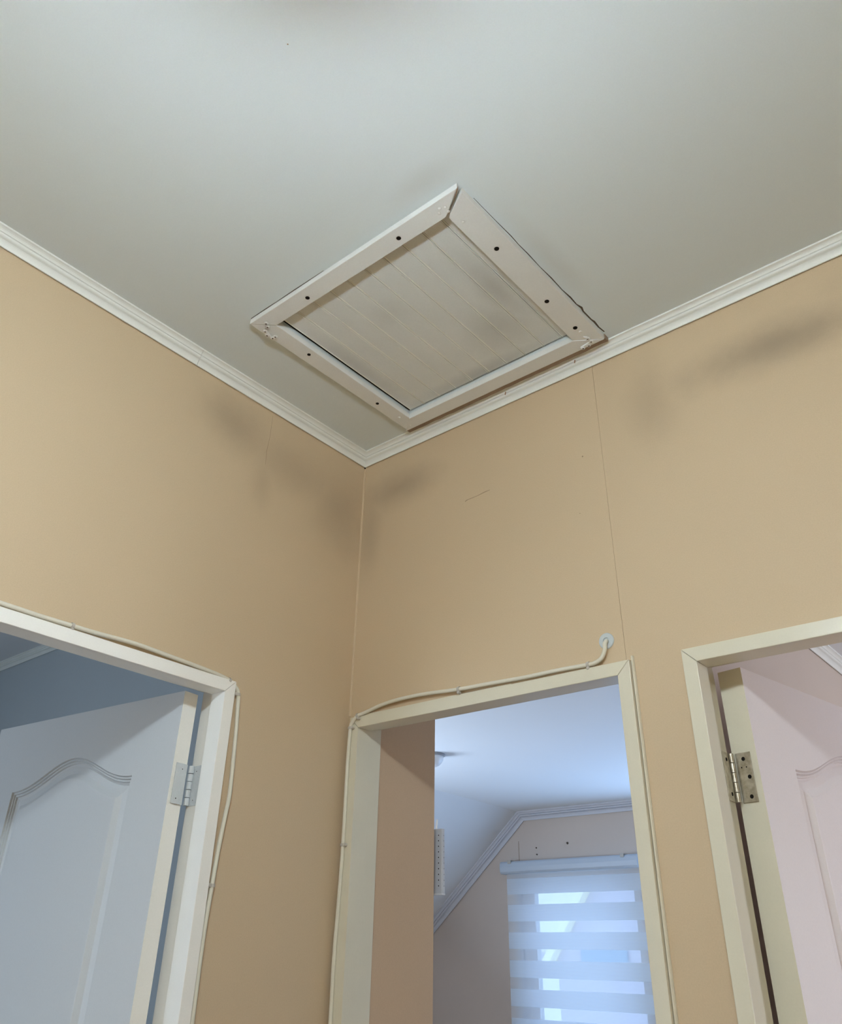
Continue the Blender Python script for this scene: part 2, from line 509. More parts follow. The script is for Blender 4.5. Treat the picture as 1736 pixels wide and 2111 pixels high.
def frame(name, i0, i1, zi, wall, mat, label, cut_j, o_w=0.0244, cut=0.0106, T=0.012, Dp=WT, rb=0.030, side_far=True):
    """i0,i1: inner faces along the wall; wall 'R' (y=0, +y deep) or 'L' (x=0, -x deep)"""
    e = empty(name)
    struct(e, label, 'door frame')
    # section: (offset outward from inner face, depth into wall)
    sec = [(0, -T), (o_w, -T), (o_w, Dp), (cut, Dp), (cut, rb), (0, rb)]
    sej = [(0, -T), (o_w, -T), (o_w, Dp), (cut_j, Dp), (cut_j, rb), (0, rb)]
    if wall == 'R': pt = lambda u, d, z: (u, d, z)
    else: pt = lambda u, d, z: (-d, u, z)
    sgn = 1 if i1 > i0 else -1
    g = 0.0004
    for inner, dr in ((i0, -sgn), (i1, sgn)):
        s0 = [pt(inner + dr * o, d, 0.0) for o, d in sej]
        s1 = [pt(inner + dr * o, d, zi + (max(o, cut) if 0 < o < o_w else o) - g) for o, d in sej]
        v, f = loft_vf(s0, s1)
        mesh_obj('jamb', v, f, mat, e, 0.0012)
    s0 = [pt(i0 - sgn * (o - g), d, zi + o) for o, d in sec]
    s1 = [pt(i1 + sgn * (o - g), d, zi + o) for o, d in sec]
    v, f = loft_vf(s0, s1)
    mesh_obj('frame_head', v, f, mat, e, 0.0012)
    return e


dL = frame('door_1', -0.3594, -0.9990, 2.0545, 'L', 'frame_white', 'left doorway with white frame and grey panelled door standing open', 0.0050)
dB = frame('door_2', 0.0391, 0.6691, 2.0539, 'R', 'frame_cream', 'middle doorway with cream frame and no door, blind beyond', 0.0015)
dR = frame('door_3', 0.8132, 1.4530, 2.0516, 'R', 'frame_cream', 'right doorway with cream frame and pinkish panelled door on steel hinge', 0.0045)
prism('cover_strip', [(0.6948, 0.0), (0.6985, 0.0), (0.6985, -0.003), (0.6972, -0.0052), (0.6948, -0.0055)], lambda p, t: (p[0], p[1], t), 0.0, 2.086, 'frame_cream', dB)
# worn caulk along the top of the middle head
joined('caulk_bead', [ribbon_vf([(0.02, -0.002, 2.0815), (0.12, -0.002, 2.0812), (0.30, -0.002, 2.0814), (0.44, -0.002, 2.0812)], [0.0022, 0.0016, 0.0022, 0.0012], (0, 0, 1), (0, -0.003, 0))], 'frame_cream', dB)


def leaf(parent, P, d, nrm, width, thick, ztop, mat, edge_mat):
    """P: hinge-edge corner of the visible face; d: along the leaf; nrm: into the leaf thickness"""
    P = Vector((*P, 0)); d = Vector((*d, 0)).normalized(); n = Vector((*nrm, 0)).normalized()
    z0 = 0.012
    A = lambda u, dep, z: P + d * u + n * dep + Vector((0, 0, z))
    u0, u1 = 0.1150, width - 0.1150

    def arch(z_lo, z_hi, rise):
        pts = [(u0, z_lo), (u1, z_lo)]
        N = 44
        for i in range(N + 1):
            t = i / N
            s = 0.5 - 0.5 * math.cos(2 * math.pi * t)          # bell between the stiles
            s = s ** 1.15
            pts.append((u1 + (u0 - u1) * t, z_hi + rise * s + 0.004 * (1 - s) * 0))
        return pts
    loops = [arch(1.02, 1.9065, 0.0525), [(u0, 0.22), (u1, 0.22), (u1, 0.88), (u0, 0.88)]]

    def inset(poly, k):
        out = []
        m = len(poly)
        for i in range(m):
            p0, p1, p2 = Vector(poly[i - 1]), Vector(poly[i]), Vector(poly[(i + 1) % m])
            e1 = (p1 - p0).normalized(); e2 = (p2 - p1).normalized()
            n1 = Vector((-e1.y, e1.x)); n2 = Vector((-e2.y, e2.x))
            q = n1 + n2; q = q / max(0.3, (1 + n1.dot(n2)))
            out.append((p1.x + q.x * k, p1.y + q.y * k))
        if m > 6:      # keep the arch ends from crossing the side lines
            ok = [p for p in out[2:] if u0 + k <= p[0] <= u1 - k]
            out = out[:2] + [(u1 - k, ok[0][1]) if p[0] > u1 - k else (u0 + k, ok[-1][1]) if p[0] < u0 + k else p for p in out[2:]]
        return out
    # skin with the panel openings
    bm = bmesh.new()
    def loop(pts, dep):
        vs = [bm.verts.new(A(u, dep, z)) for u, z in pts]
        return vs, [bm.edges.new((vs[i], vs[(i + 1) % len(vs)])) for i in range(len(vs))]
    rect = [(0, z0), (width, z0), (width, ztop), (0, ztop)]
    fr, fe = loop(rect, 0)
    es = list(fe)
    for lp in loops: es += loop(lp, 0)[1]
    bmesh.ops.triangle_fill(bm, use_beauty=True, edges=es, use_dissolve=False)
    bk = [bm.verts.new(A(u, thick, z)) for u, z in rect]
    bm.faces.new(bk)
    for i in range(4):
        fc = bm.faces.new((fr[i], fr[(i + 1) % 4], bk[(i + 1) % 4], bk[i]))
        if i == 3: fc.material_index = 1
    bmesh.ops.recalc_face_normals(bm, faces=bm.faces)
    me = bpy.data.meshes.new('door_leaf'); bm.to_mesh(me); bm.free()
    me.materials.append(MATS[mat]); me.materials.append(MATS[edge_mat])
    o = bpy.data.objects.new('door_leaf', me); COL.objects.link(o); o.parent = parent
    prof = [(0, 0), (0.0012, 0.0030), (0.0035, 0.0022), (0.0050, 0.0022), (0.0060, 0.0048), (0.0085, 0.0040), (0.0100, 0.0040), (0.0110, 0.0066),
            (0.0140, 0.0070), (0.0165, 0.0080), (0.0300, 0.0062), (0.0375, 0.0026), (0.0405, 0.0012), (0.0425, 0.0010)]
    for lp in loops:
        V, Fc = [], []
        m = len(lp)
        for k, dep in prof:
            V += [A(u, dep * 1.5, z) for u, z in inset(lp, k)]
        for r in range(len(prof) - 1):
            for i in range(m):
                j = (i + 1) % m
                Fc.append((r * m + i, r * m + j, (r + 1) * m + j, (r + 1) * m + i))
        Fc.append(tuple(range((len(prof) - 1) * m, len(prof) * m)))
        mesh_obj('panel', V, Fc, mat, o)
    return o


leaf(dL, (-0.0551, -0.4051), (-0.9949, -0.1011), (-0.1011, 0.9949), 0.632, 0.034, 2.055, 'door_grey', 'frame_white')
leaf(dR, (0.8538, 0.0700), (0.1778, 0.9841), (-0.9841, 0.1778), 0.632, 0.0430, 2.055, 'door_pink', 'frame_cream')


def hinge(parent, pin, z0, z1, r, la, lb, mat, holes_a, holes_b):
    """la, lb: (origin xy, direction xy, width, outward xy) of the two leaves"""
    e = empty('hinge'); e.parent = parent
    n = 5
    hgt = (z1 - z0) / n
    for i in range(n):
        joined('knuckle', [cyl_vf((pin[0], pin[1], z0 + i * hgt + 0.0006), (0, 0, 1), r, r, hgt - 0.0012, 14)], mat, e, smooth=False)
    for (o, d, w, out), holes in ((la, holes_a), (lb, holes_b)):
        o = Vector((*o, 0)); d = Vector((*d, 0)).normalized(); out = Vector((*out, 0)).normalized()
        c = [o, o + d * w, o + d * w + out * 0.0014, o + out * 0.0014]
        v, f = loft_vf([(p.x, p.y, z0) for p in c], [(p.x, p.y, z1) for p in c])
        mesh_obj('hinge_plate', v, f, mat, e, 0.0003)
        for fu, fz, rr in holes:
            p = o + d * (w * fu) + out * 0.0013
            joined('screw_hole', [cyl_vf((p.x, p.y, z0 + (z1 - z0) * fz), out, rr, rr * 0.8, 0.0006, 12)], 'hole_black', e)
    return e


hinge(dL, (-0.0580, -0.3605), 1.849, 1.921, 0.0056,
      ((-0.0560, -0.3722), (0.065, -0.998), 0.026, (0.998, 0.065)),
      ((-0.0560, -0.3543), (1, 0), 0.026, (0, -1)), 'hinge_painted',
      [(0.42, 0.86, 0.0010), (0.62, 0.13, 0.0012)], [(0.35, 0.86, 0.0009), (0.4, 0.14, 0.0009)])
hinge(dR, (0.8133, 0.0680), 1.842, 1.918, 0.0036,
      ((0.8180, 0.0757), (0.984, -0.17), 0.026, (-0.17, -0.984)),
      ((0.8088, 0.0690), (0, -1), 0.030, (1, 0)), 'hinge_steel',
      [(0.50, 0.87, 0.0034), (0.72, 0.50, 0.0034), (0.62, 0.11, 0.0034), (0.30, 0.70, 0.0012), (0.62, 0.70, 0.0011)],
      [(0.5, 0.85, 0.0034), (0.5, 0.15, 0.0034)])

# ------------------------------------------------------------------ attic hatch
hat = empty('attic_hatch')
tag(hat, 'square attic hatch with white frame and boarded panel in the ceiling', 'hatch')
FZ0, FZ1 = 2.760, HC - 0.0003
ox0, ox1, oy0, oy1 = 0.187, 0.742, -0.560, -0.049
ix0, ix1, iy0, iy1 = 0.229, 0.687, -0.521, -0.0865


def rail(pts, z0=FZ0):
    v, f = prism_vf(pts, lambda p, t: (p[0], p[1], t), z0, FZ1)
    return mesh_obj('frame_board', v, f, 'hatch_paint', hat, 0.0012)


g = 0.0006
rail([(ox0, oy0), (ox1 - g, oy0), (ix1 - g, iy0), (ix0, iy0)])                                  # nearest the camera
rail([(ox1, oy0 + 0.013), (ox1 + 0.0005, oy1), (ix1, iy1), (ix1 + 0.0015, iy0 + 0.006), (ix1 + 0.010, iy0 - 0.002), (ox1 - 0.008, oy0 + 0.016)], FZ0 + 0.0008)  # towards the hall
rail([(ox0 - 0.001, oy1), (ix0, iy1 + g), (ix1, iy1 + g), (ox1, oy1)], FZ0 - 0.0006)              # along the right wall
rail([(ox0, oy0 + g), (ix0, iy0 + g), (ix0, iy1), (ox0 + 0.004, oy1 - g)], FZ0 + 0.0004)         # along the left wall
# boards of the panel
PZ = HC + 0.006
edges = [0.2345, 0.277, 0.3258, 0.3746, 0.4234, 0.4722, 0.5210, 0.5698, 0.6186, 0.6650, 0.705]
for a, b in zip(edges[:-1], edges[1:]):
    sec = [(a + 0.0006, PZ + 0.008), (a + 0.0006, PZ + 0.0012), (a + 0.0010, PZ - 0.0006), (a + 0.0018, PZ - 0.0010), (a + 0.0027, PZ - 0.0004), (a + 0.0029, PZ + 0.0010), (a + 0.0040, PZ),
           (b - 0.0040, PZ), (b - 0.0029, PZ + 0.0010), (b - 0.0027, PZ - 0.0004), (b - 0.0018, PZ - 0.0010), (b - 0.0010, PZ - 0.0006), (b - 0.0006, PZ + 0.0012), (b - 0.0006, PZ + 0.008)]
    bo = prism('board', sec, XZ, -0.545, -0.0905, 'hatch_panel', hat)
    bo.data.materials.append(MATS['bead_lit'])
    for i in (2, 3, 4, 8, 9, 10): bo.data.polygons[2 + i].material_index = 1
box('backing_batten', 0.2335, 0.707, -0.545, -0.0905, PZ + 0.008, PZ + 0.02, 'hatch_panel', hat)
# countersunk holes
for x, y in ((0.5882, -0.5386), (0.341, -0.5371), (0.2127, -0.411), (0.2081, -0.1805), (0.7131, -0.4019), (0.7096, -0.2228), (0.7127, -0.1182)):
    r = 0.0048 if x > 0.3 else 0.0040
    joined('screw_hole', [cyl_vf((x, y, FZ0 + 0.0005), (0, 0, -1), r, r * 0.95, 0.0010, 16)], 'hole_black', hat)
# painted-over brackets at two corners
for pts, scr in (([(0.2195, -0.5440), (0.1975, -0.5275), (0.1925, -0.5030)], [(0.2199, -0.5421), (0.2140, -0.5330), (0.1999, -0.5270), (0.1935, -0.5160), (0.1960, -0.5020), (0.2036, -0.5017)]),
                 ([(0.7155, -0.0830), (0.7165, -0.0595), (0.6930, -0.0560)], [(0.7175, -0.0768), (0.7184, -0.0640), (0.7080, -0.0555), (0.6945, -0.0555)])):
    br = joined('corner_bracket', [ribbon_vf([(*p, FZ0 - 0.0003) for p in pts], [0.009, 0.011, 0.009], (0.62, 0.62, 0) if pts[0][0] > 0.5 else (0.6, -0.6, 0), (0, 0, -0.0036))], 'hatch_paint', hat, 0.0004)
    for x, y in scr:
        v, f = lathe_vf((x, y, FZ0 - 0.0030), (0, 0, -1), [(0.0046, 0), (0.0046, 0.0012), (0.0036, 0.0024), (0.0019, 0.0026), (0.0014, 0.0008)], 12)
        sc = joined('screw', [(v, f)], 'hatch_paint', br)
        sc.data.materials.append(MATS['soot'])
        for i in list(range(36, 48)) + [49]: sc.data.polygons[i].material_index = 1
for x, y in ((0.6996, -0.5402), (0.6976, -0.5290), (0.7042, -0.4936), (0.690, -0.5440), (0.683, -0.536), (0.2108, -0.1039), (0.2102, -0.062), (0.7151, -0.1006)):
    v, f = lathe_vf((x, y, FZ0 + 0.0003), (0, 0, -1), [(0.0034, 0), (0.0030, 0.0012), (0.0016, 0.0018), (0.0003, 0.0020)], 10)
    joined('nail_head', [(v, f)], 'hatch_paint', hat, smooth=True)
# brown wooden packing strip between the frame and the crown
rnd = random.Random(3)
V, Fc = [], []
for i in range(41):
    x = ox0 - 0.0005 + (ox1 - ox0 + 0.0025) * i / 40
    y1 = -0.0345 + rnd.uniform(-0.0010, 0.0008)
    V += [(x, oy1 + 0.0004, 2.7622), (x, y1, 2.7630), (x, y1, HC - 0.0003), (x, oy1 + 0.0004, HC - 0.0003)]
for i in range(40):
    a, b = i * 4, i * 4 + 4
    for k in range(4): Fc.append((a + k, b + k, b + (k + 1) % 4, a + (k + 1) % 4))
Fc += [(0, 1, 2, 3), (160, 163, 162, 161)]
mesh_obj('packing_strip', V, Fc, 'wood_edge', hat)
# split caulk along the outer side of the frame
pts = [(0.7436, -0.515), (0.7440, -0.45), (0.7450, -0.40), (0.7440, -0.3743), (0.7446, -0.3424), (0.7438, -0.3), (0.7448, -0.26), (0.7440, -0.2192), (0.7455, -0.19), (0.7446, -0.165), (0.7475, -0.150), (0.7446, -0.138), (0.7448, -0.1063), (0.7462, -0.0962), (0.7450, -0.075), (0.7470, -0.055)]
wds = [0.0006, 0.0009, 0.0016, 0.0012, 0.0018, 0.0010, 0.0022, 0.0014, 0.0030, 0.0020, 0.0046, 0.0030, 0.0028, 0.0042, 0.0030, 0.0022]
joined('caulk_crack', [ribbon_vf([(x, y, HC) for x, y in pts], wds, (1, 0, 0), (0, 0, -0.0005))], 'soot', hat)
joined('caulk_crack', [ribbon_vf([(x, oy0 - 0.0008, HC) for x in (0.19, 0.24, 0.27, 0.33, 0.36, 0.41)], [0.0008, 0.0014, 0.0006, 0.0014, 0.0009, 0.0004], (0, 1, 0), (0, 0, -0.0005))], 'soot', hat)
# split in the mitre showing bare wood
joined('open_mitre', [ribbon_vf([(0.7415, -0.5585, FZ0 + 0.0012), (0.7310, -0.5500, FZ0 + 0.0012), (0.7150, -0.5380, FZ0 + 0.0012), (0.694, -0.5240, FZ0 + 0.0012)], [0.006, 0.005, 0.0014, 0.0030], (0.6, -0.8, 0), (0, 0, -0.0008))], 'bare_wood', hat)

# ------------------------------------------------------------------ cables


def cable(name, pts, mat, label, clips, r=0.0040):
    path = catmull(pts, 7)
    v, f = tube_vf(path, r)
    o = mesh_obj(name, v, f, mat, None, smooth=True)
    tag(o, label, 'cable')
    for c, t, inw, out in clips:
        c, t, inw, out = Vector(c), Vector(t).normalized(), Vector(inw).normalized(), Vector(out).normalized()
        # saddle over the cable, plus the nailed ear on the frame side
        V, Fc = [], []
        n = 9
        for s in (-0.0026, 0.0026):
            for rr in (r + 0.0002, r + 0.0016):
                for i in range(n):
                    a = math.pi * 1.15 * (i / (n - 1)) - math.pi * 0.08
                    V.append(c + t * s + (inw * math.cos(a) + out * math.sin(a)) * rr)
        q = lambda s, k, i: (s * 2 + k) * n + i
        for i in range(n - 1):
            for s in (0, 1): Fc.append((q(s, 0, i), q(s, 0, i + 1), q(s, 1, i + 1), q(s, 1, i)))
            for k in (0, 1): Fc.append((q(0, k, i), q(0, k, i + 1), q(1, k, i + 1), q(1, k, i)))
        for i in (0, n - 1): Fc.append((q(0, 0, i), q(0, 1, i), q(1, 1, i), q(1, 0, i)))
        cl = mesh_obj('cable_clip', V, Fc, 'clip_plastic', o)
        b = c + inw * (r + 0.0025) + out * 0.0005
        joined('nail', [lathe_vf(b, out, [(0.0034, -0.004), (0.0034, 0.0030), (0.0026, 0.0038), (0.0004, 0.0040)], 12)], 'clip_plastic', cl)
    return o


cl = [(-0.8229, 2.0854), (-0.76, 2.0848), (-0.6936, 2.0857), (-0.647, 2.0867), (-0.5687, 2.09), (-0.4833, 2.0873), (-0.4033, 2.0842), (-0.3548, 2.0794), (-0.3363, 2.0715), (-0.3242, 2.0582), (-0.3195, 2.0163), (-0.316, 1.9613), (-0.3130, 1.875), (-0.3167, 1.8328), (-0.3214, 1.7845), (-0.3253, 1.7172), (-0.3283, 1.6606), (-0.3293, 1.6093), (-0.3285, 1.5136)]
X = 0.0075
cable('cable', [(X, -1.6, 2.086), (X, -1.1, 2.086)] + [(X, y, z) for y, z in cl] + [(X, -0.3285, 1.3), (X, -0.3285, 0.9), (X, -0.3285, 0.05)], 'cable_white',
      'white cable running over and down the left door frame',
      [((X, -0.6936, 2.0857), (0, 1, 0), (0, 0, -1), (1, 0, 0)), ((X, -0.3500, 2.0778), (0, 1, -0.4), (0, -0.4, -1), (1, 0, 0)),
       ((X, -0.3253, 2.0560), (0, 0.1, -1), (0, -1, 0), (1, 0, 0)), ((X, -0.3253, 1.717), (0, 0, 1), (0, -1, 0), (1, 0, 0))])
cbp = [(0.6482, 2.1052), (0.6399, 2.0915), (0.6254, 2.0853), (0.6124, 2.0848), (0.5483, 2.0865), (0.4729, 2.0866), (0.3815, 2.0895), (0.3162, 2.0911), (0.232, 2.0964), (0.1648, 2.0974), (0.1091, 2.0939), (0.0591, 2.0849)]
Y = -0.0090
cbp2 = [(0.0400, 2.078), (0.0262, 2.0672), (0.0198, 2.0543), (0.0178, 2.0), (0.0175, 1.9546), (0.0184, 1.8173), (0.0164, 1.7217), (0.0129, 1.6199), (0.0138, 1.51), (0.0138, 1.3), (0.0138, 0.9), (0.0138, 0.05)]
cable('cable', [(0.6495, -0.0002, 2.1230), (0.6502, -0.004, 2.1226), (0.6500, -0.010, 2.1160)] + [(x, Y, z) for x, z in cbp] + [(x, -0.0155, z) for x, z in cbp2], 'cable_white',
      'white cable curving from the wall grommet along the middle door head',
      [((0.6124, Y, 2.0848), (1, 0, 0), (0, 0, -1), (0, -1, 0)), ((0.3162, Y, 2.0911), (1, 0, -0.03), (0, 0, -1), (0, -1, 0)),
       ((0.0400, -0.0155, 2.078), (1, 0, 0.9), (0.6, 0, -1), (0, -1, 0)), ((0.0198, -0.0155, 2.0543), (0, 0, 1), (1, 0, 0), (0, -1, 0)),
       ((0.0180, -0.0155, 1.8173), (0, 0, 1), (1, 0, 0), (0, -1, 0))])
gr = joined('wall_grommet', [lathe_vf((0.6491, 0.0, 2.1245), (0, -1, 0), [(0.0150, 0.0), (0.0150, 0.0014), (0.0138, 0.0024), (0.0062, 0.0026), (0.0058, 0.0006)], 32)], 'grommet_plastic')
tag(gr, 'round pale grey grommet in the wall where the cable enters', 'grommet')

# ------------------------------------------------------------------ middle room
GY = 2.80
MC = 2.386
struct(joined('wall_stub', [box_vf(-0.036, 0.030, WT, 0.20, 0, MC), box_vf(-2.70, 0.030, 0.20, 0.268, 0, 2.74)], 'wall_paint_brown'),
       'brown wall return just inside the middle doorway', 'wall')
wx0, wx1, wz0, wz1 = -1.462, -0.735, 1.02, 2.060
# gable wall in pieces around its window and the added window opening
wg = joined('wall_gable', [box_vf(wx1, -0.60, GY, GY + 0.12, 0, MC), box_vf(0.20, 0.675, GY, GY + 0.12, 0, MC), box_vf(-0.60, 0.20, GY, GY + 0.12, 0, 1.05), box_vf(-0.60, 0.20, GY, GY + 0.12, 2.05, MC), box_vf(wx0, wx1, GY, GY + 0.12, 0, wz0), box_vf(wx0, wx1, GY, GY + 0.12, wz1, MC),
                           prism_vf([(-2.45, 0), (wx0, 0), (wx0, 2.331), (-2.45, 1.485)], XZ, GY, GY + 0.12)], 'wall_paint_cool')
struct(wg, 'tan gable wall behind the blind in the far room', 'wall')
for x, z, r in ((-1.118, 2.213, 0.006), (-1.3116, 2.2004, 0.004), (-1.310, 2.168, 0.004)):
    joined('screw', [cyl_vf((x, GY, z), (0, -1, 0), r, r * 0.7, 0.006, 10)], 'soot', wg)
joined('panel_joint', [ribbon_vf([(-1.425, GY, 2.24), (-1.425, GY, 2.12)], [0.003, 0.003], (1, 0, 0), (0, -0.0006, 0))], 'scuff', wg)
struct(box('wall_partition', 0.675, 0.745, WT, 3.05, 0, 2.42, 'wall_paint_cool'), 'wall between the far room and the right-hand room', 'wall')
struct(box('wall_knee', -2.50, -2.45, 0.268, GY, 0, 1.50, 'wall_paint_cool'), 'low knee wall under the sloping ceiling', 'wall')
mc = joined('ceiling', [box_vf(-1.398, 0.675, 0.268, GY, MC, MC + 0.02), box_vf(0.030, 0.675, WT, 0.268, MC, MC + 0.02)], 'ceiling_white')
struct(mc, 'pale flat ceiling of the far room, seen through the middle doorway', 'ceiling')


def slope_pt(t):
    return (-1.398 + (-2.50 + 1.398) * t, MC + (1.442 - MC) * t)


def slope_vf(t0, t1, y0, y1):
    (xa, za), (xb, zb) = slope_pt(t0), slope_pt(t1)
    return prism_vf([(xa, za), (xb, zb), (xb, zb + 0.03), (xa, za + 0.03)], XZ, y0, y1)


ms = joined('ceiling', [slope_vf(0, 1, 1.25, GY), slope_vf(0, 1, 0.268, 0.45), slope_vf(0, 0.22, 0.45, 1.25), slope_vf(0.86, 1, 0.45, 1.25)], 'ceiling_white')
struct(ms, 'sloping attic ceiling of the far room', 'ceiling')
# crown on the gable wall, level and then down the slope
sl = Vector((-1.052, 0, -0.901)).normalized(); nB = Vector((-sl.z, 0, sl.x)); nB = nB if nB.z < 0 else -nB
nA = Vector((0, 0, -1)); mt = (nA + nB) / (1 + nA.dot(nB))
K = 1.5
cr0 = Vector((-1.398, 0, MC))


def gp(base, off):
    return lambda d, h: tuple(base + off * (h * K) + Vector((0, GY - d * K, 0)))


struct(crown_seg('trim_5', gp(cr0, mt), gp(Vector((0.675, 0, MC)), nA), 'crown_grey'), 'grey-white level crown moulding on the far gable wall', 'moulding')
struct(crown_seg('trim_6', gp(cr0, mt), gp(cr0 + sl * 1.35, nB), 'crown_grey'), 'grey-white crown moulding running down the sloping ceiling', 'moulding')

# window of the gable wall
w1 = empty('window_1'); struct(w1, 'white framed window behind the striped blind', 'window')
yf0, yf1 = GY + 0.045, GY + 0.085
box('window_stile', -1.445, -1.368, yf0, yf1, wz0, wz1, 'window_paint', w1, 0.003)
box('window_stile', -0.790, wx1, yf0, yf1, wz0, wz1, 'window_paint', w1, 0.003)
box('window_stile', wx0, -1.452, yf0 - 0.02, yf1, wz0, wz1, 'window_paint', w1)
box('window_rail', -1.368, -0.790, yf0, yf1, wz1 - 0.06, wz1, 'window_paint', w1, 0.003)
box('window_rail', -1.368, -0.790, yf0, yf1, wz0, wz0 + 0.06, 'window_paint', w1, 0.003)
box('pane', -1.368, -0.790, yf0 + 0.016, yf0 + 0.022, wz0 + 0.06, wz1 - 0.06, 'pane_glass', w1)

w5 = empty('added_window_5'); struct(w5, 'added roof window for fill light in the sloping ceiling, hidden behind the wall return', 'window')  # added opening that lets extra light into the far room
joined('window_frame', [slope_vf(0.22, 0.25, 0.45, 1.25), slope_vf(0.83, 0.86, 0.45, 1.25), slope_vf(0.25, 0.83, 0.45, 0.49), slope_vf(0.25, 0.83, 1.21, 1.25)], 'window_paint', w5)
w4 = empty('added_window_4'); struct(w4, 'added second gable window for fill light, hidden by the door frame', 'window')  # added window, brightens the ceiling near the gable
joined('window_frame', [box_vf(-0.60, -0.55, yf0, yf1, 1.05, 2.05), box_vf(0.15, 0.20, yf0, yf1, 1.05, 2.05), box_vf(-0.55, 0.15, yf0, yf1, 1.05, 1.10), box_vf(-0.55, 0.15, yf0, yf1, 2.0, 2.05)], 'window_paint', w4)
box('pane', -0.55, 0.15, yf0 + 0.016, yf0 + 0.022, 1.10, 2.0, 'pane_glass', w4)
# striped day-and-night blind
bl = empty('roller_blind'); tag(bl, 'white striped day-and-night roller blind lit blue by the window', 'blind')
BY = GY - 0.040
cas = [(BY - 0.018, 2.0745), (BY - 0.026, 2.084), (BY - 0.028, 2.105), (BY - 0.025, 2.126), (BY - 0.018, 2.134), (BY + 0.034, 2.134), (BY + 0.034, 2.0745)]
prism('cassette', cas, YZ, -1.510, -0.700, 'blind_case', bl, 0.002)
for x in (-1.447, -0.777):
    joined('bracket', [box_vf(x - 0.012, x + 0.012, BY - 0.030, BY + 0.040, 2.134, 2.139), box_vf(x - 0.010, x + 0.010, BY - 0.0295, BY - 0.024, 2.122, 2.139)], 'clip_plastic', bl, 0.001)


def band(name, z0, z1, mat, y):
    n = 2
    V = [(x, y, z) for z in (z0, z1) for x in (-1.481, -0.7)]
    return mesh_obj(name, V, [(0, 1, 3, 2)], mat, bl)


zs = [2.0755, 2.0505, 1.976, 1.927, 1.8499, 1.8000, 1.7256, 1.6749, 1.6004, 1.5515, 1.4770, 1.4280, 1.3535, 1.3045, 1.230, 1.181, 1.1065, 1.0575, 0.983]
for i in range(len(zs) - 1):
    band('sheer_band' if i % 2 == 0 else 'opaque_band', zs[i + 1], zs[i], 'blind_sheer' if i % 2 == 0 else 'blind_opaque', BY - 0.004)
v, f = cyl_vf((-1.481, BY - 0.004, 0.975), (1, 0, 0), 0.011, 0.011, 0.781, 14)
joined('bottom_bar', [(v, f)], 'blind_case', bl)

# ceiling spot and the perforated bracket by the wall return
sp = empty('ceiling_spotlight'); tag(sp, 'small domed spotlight on the pale ceiling beyond the middle doorway', 'spotlight')
joined('mounting_ring', [lathe_vf((-0.925, 1.432, MC), (0, 0, -1), [(0.052, 0), (0.052, 0.006), (0.046, 0.009)], 28)], 'spot_metal', sp)
joined('dome', [lathe_vf((-0.925, 1.432, MC - 0.008), (0, 0, -1), [(0.046, 0), (0.045, 0.012), (0.040, 0.024), (0.030, 0.035), (0.016, 0.042), (0.001, 0.044)], 28)], 'spot_white', sp, smooth=True)
pb = empty('perforated_bracket'); tag(pb, 'perforated metal upright peeking out behind the brown wall return', 'bracket')
prism('channel', [(-0.018, 0.268), (-0.012, 0.268), (-0.012, 0.300), (0.0235, 0.300), (0.0262, 0.3012), (0.0272, 0.304), (0.0272, 0.3095), (-0.018, 0.3095)],
      lambda p, t: (p[0] + (0.0016 if t < 1.8 and p[0] > 0 else 0), p[1], t), 1.752, 1.888, 'perforated_steel', pb)
for i in range(10):
    z = 1.874 - i * 0.0118
    joined('hole', [cyl_vf((0.0175 + 0.0001 * i, 0.3002, z), (0, -1, 0), 0.0014, 0.0013, 0.0006, 10)], 'hole_black', pb)
    joined('hole', [cyl_vf((0.0271 + 0.00016 * i, 0.3065, z), (1, 0, 0), 0.0009, 0.0009, 0.0012, 8)], 'spot_metal', pb)
joined('end_cap', [box_vf(-0.018, 0.0292, 0.2985, 0.3105, 1.7495, 1.7525)], 'window_paint', pb)
joined('hook', [cyl_vf((0.0085, 0.303, 1.888), (0.1, 0, 1), 0.0028, 0.002, 0.022, 8)], 'spot_white', pb)

# ------------------------------------------------------------------ left room
LC = 2.727
struct(box('ceiling', -2.6, -WT, -2.2, 0.2, LC, LC + 0.02, 'ceiling_white'), 'dim ceiling of the left room', 'ceiling')
struct(box('wall_inner', -2.60, -0.036, 0.196, 0.200, 0, LC, 'wall_paint_grey'), 'dim grey wall seen above the left door', 'wall')
struct(joined('wall_outer', [box_vf(-2.66, -2.60, -2.2, 0.2, 0, LC + 0.02), box_vf(-2.66, -1.6, -2.26, -2.2, 0, LC + 0.02), box_vf(-0.7, -WT, -2.26, -2.2, 0, LC + 0.02),
                             box_vf(-1.6, -0.7, -2.26, -2.2, 0, 1.05), box_vf(-1.6, -0.7, -2.26, -2.2, 2.05, LC + 0.02)], 'wall_paint_grey'), 'outer walls of the left room, out of view', 'wall')
w2 = empty('window_2'); struct(w2, 'window of the left room, out of view', 'window')
joined('window_frame', [box_vf(-1.6, -1.55, -2.25, -2.21, 1.05, 2.05), box_vf(-0.75, -0.7, -2.25, -2.21, 1.05, 2.05), box_vf(-1.55, -0.75, -2.25, -2.21, 1.05, 1.10), box_vf(-1.55, -0.75, -2.25, -2.21, 2.0, 2.05)], 'window_paint', w2)
box('pane', -1.55, -0.75, -2.232, -2.228, 1.10, 2.0, 'pane_glass', w2)
struct(crown_seg('trim_7', lambda d, h: (-WT, 0.196 - d, LC - h), lambda d, h: (-2.6, 0.196 - d, LC - h)), 'crown moulding in the dim left room', 'moulding')

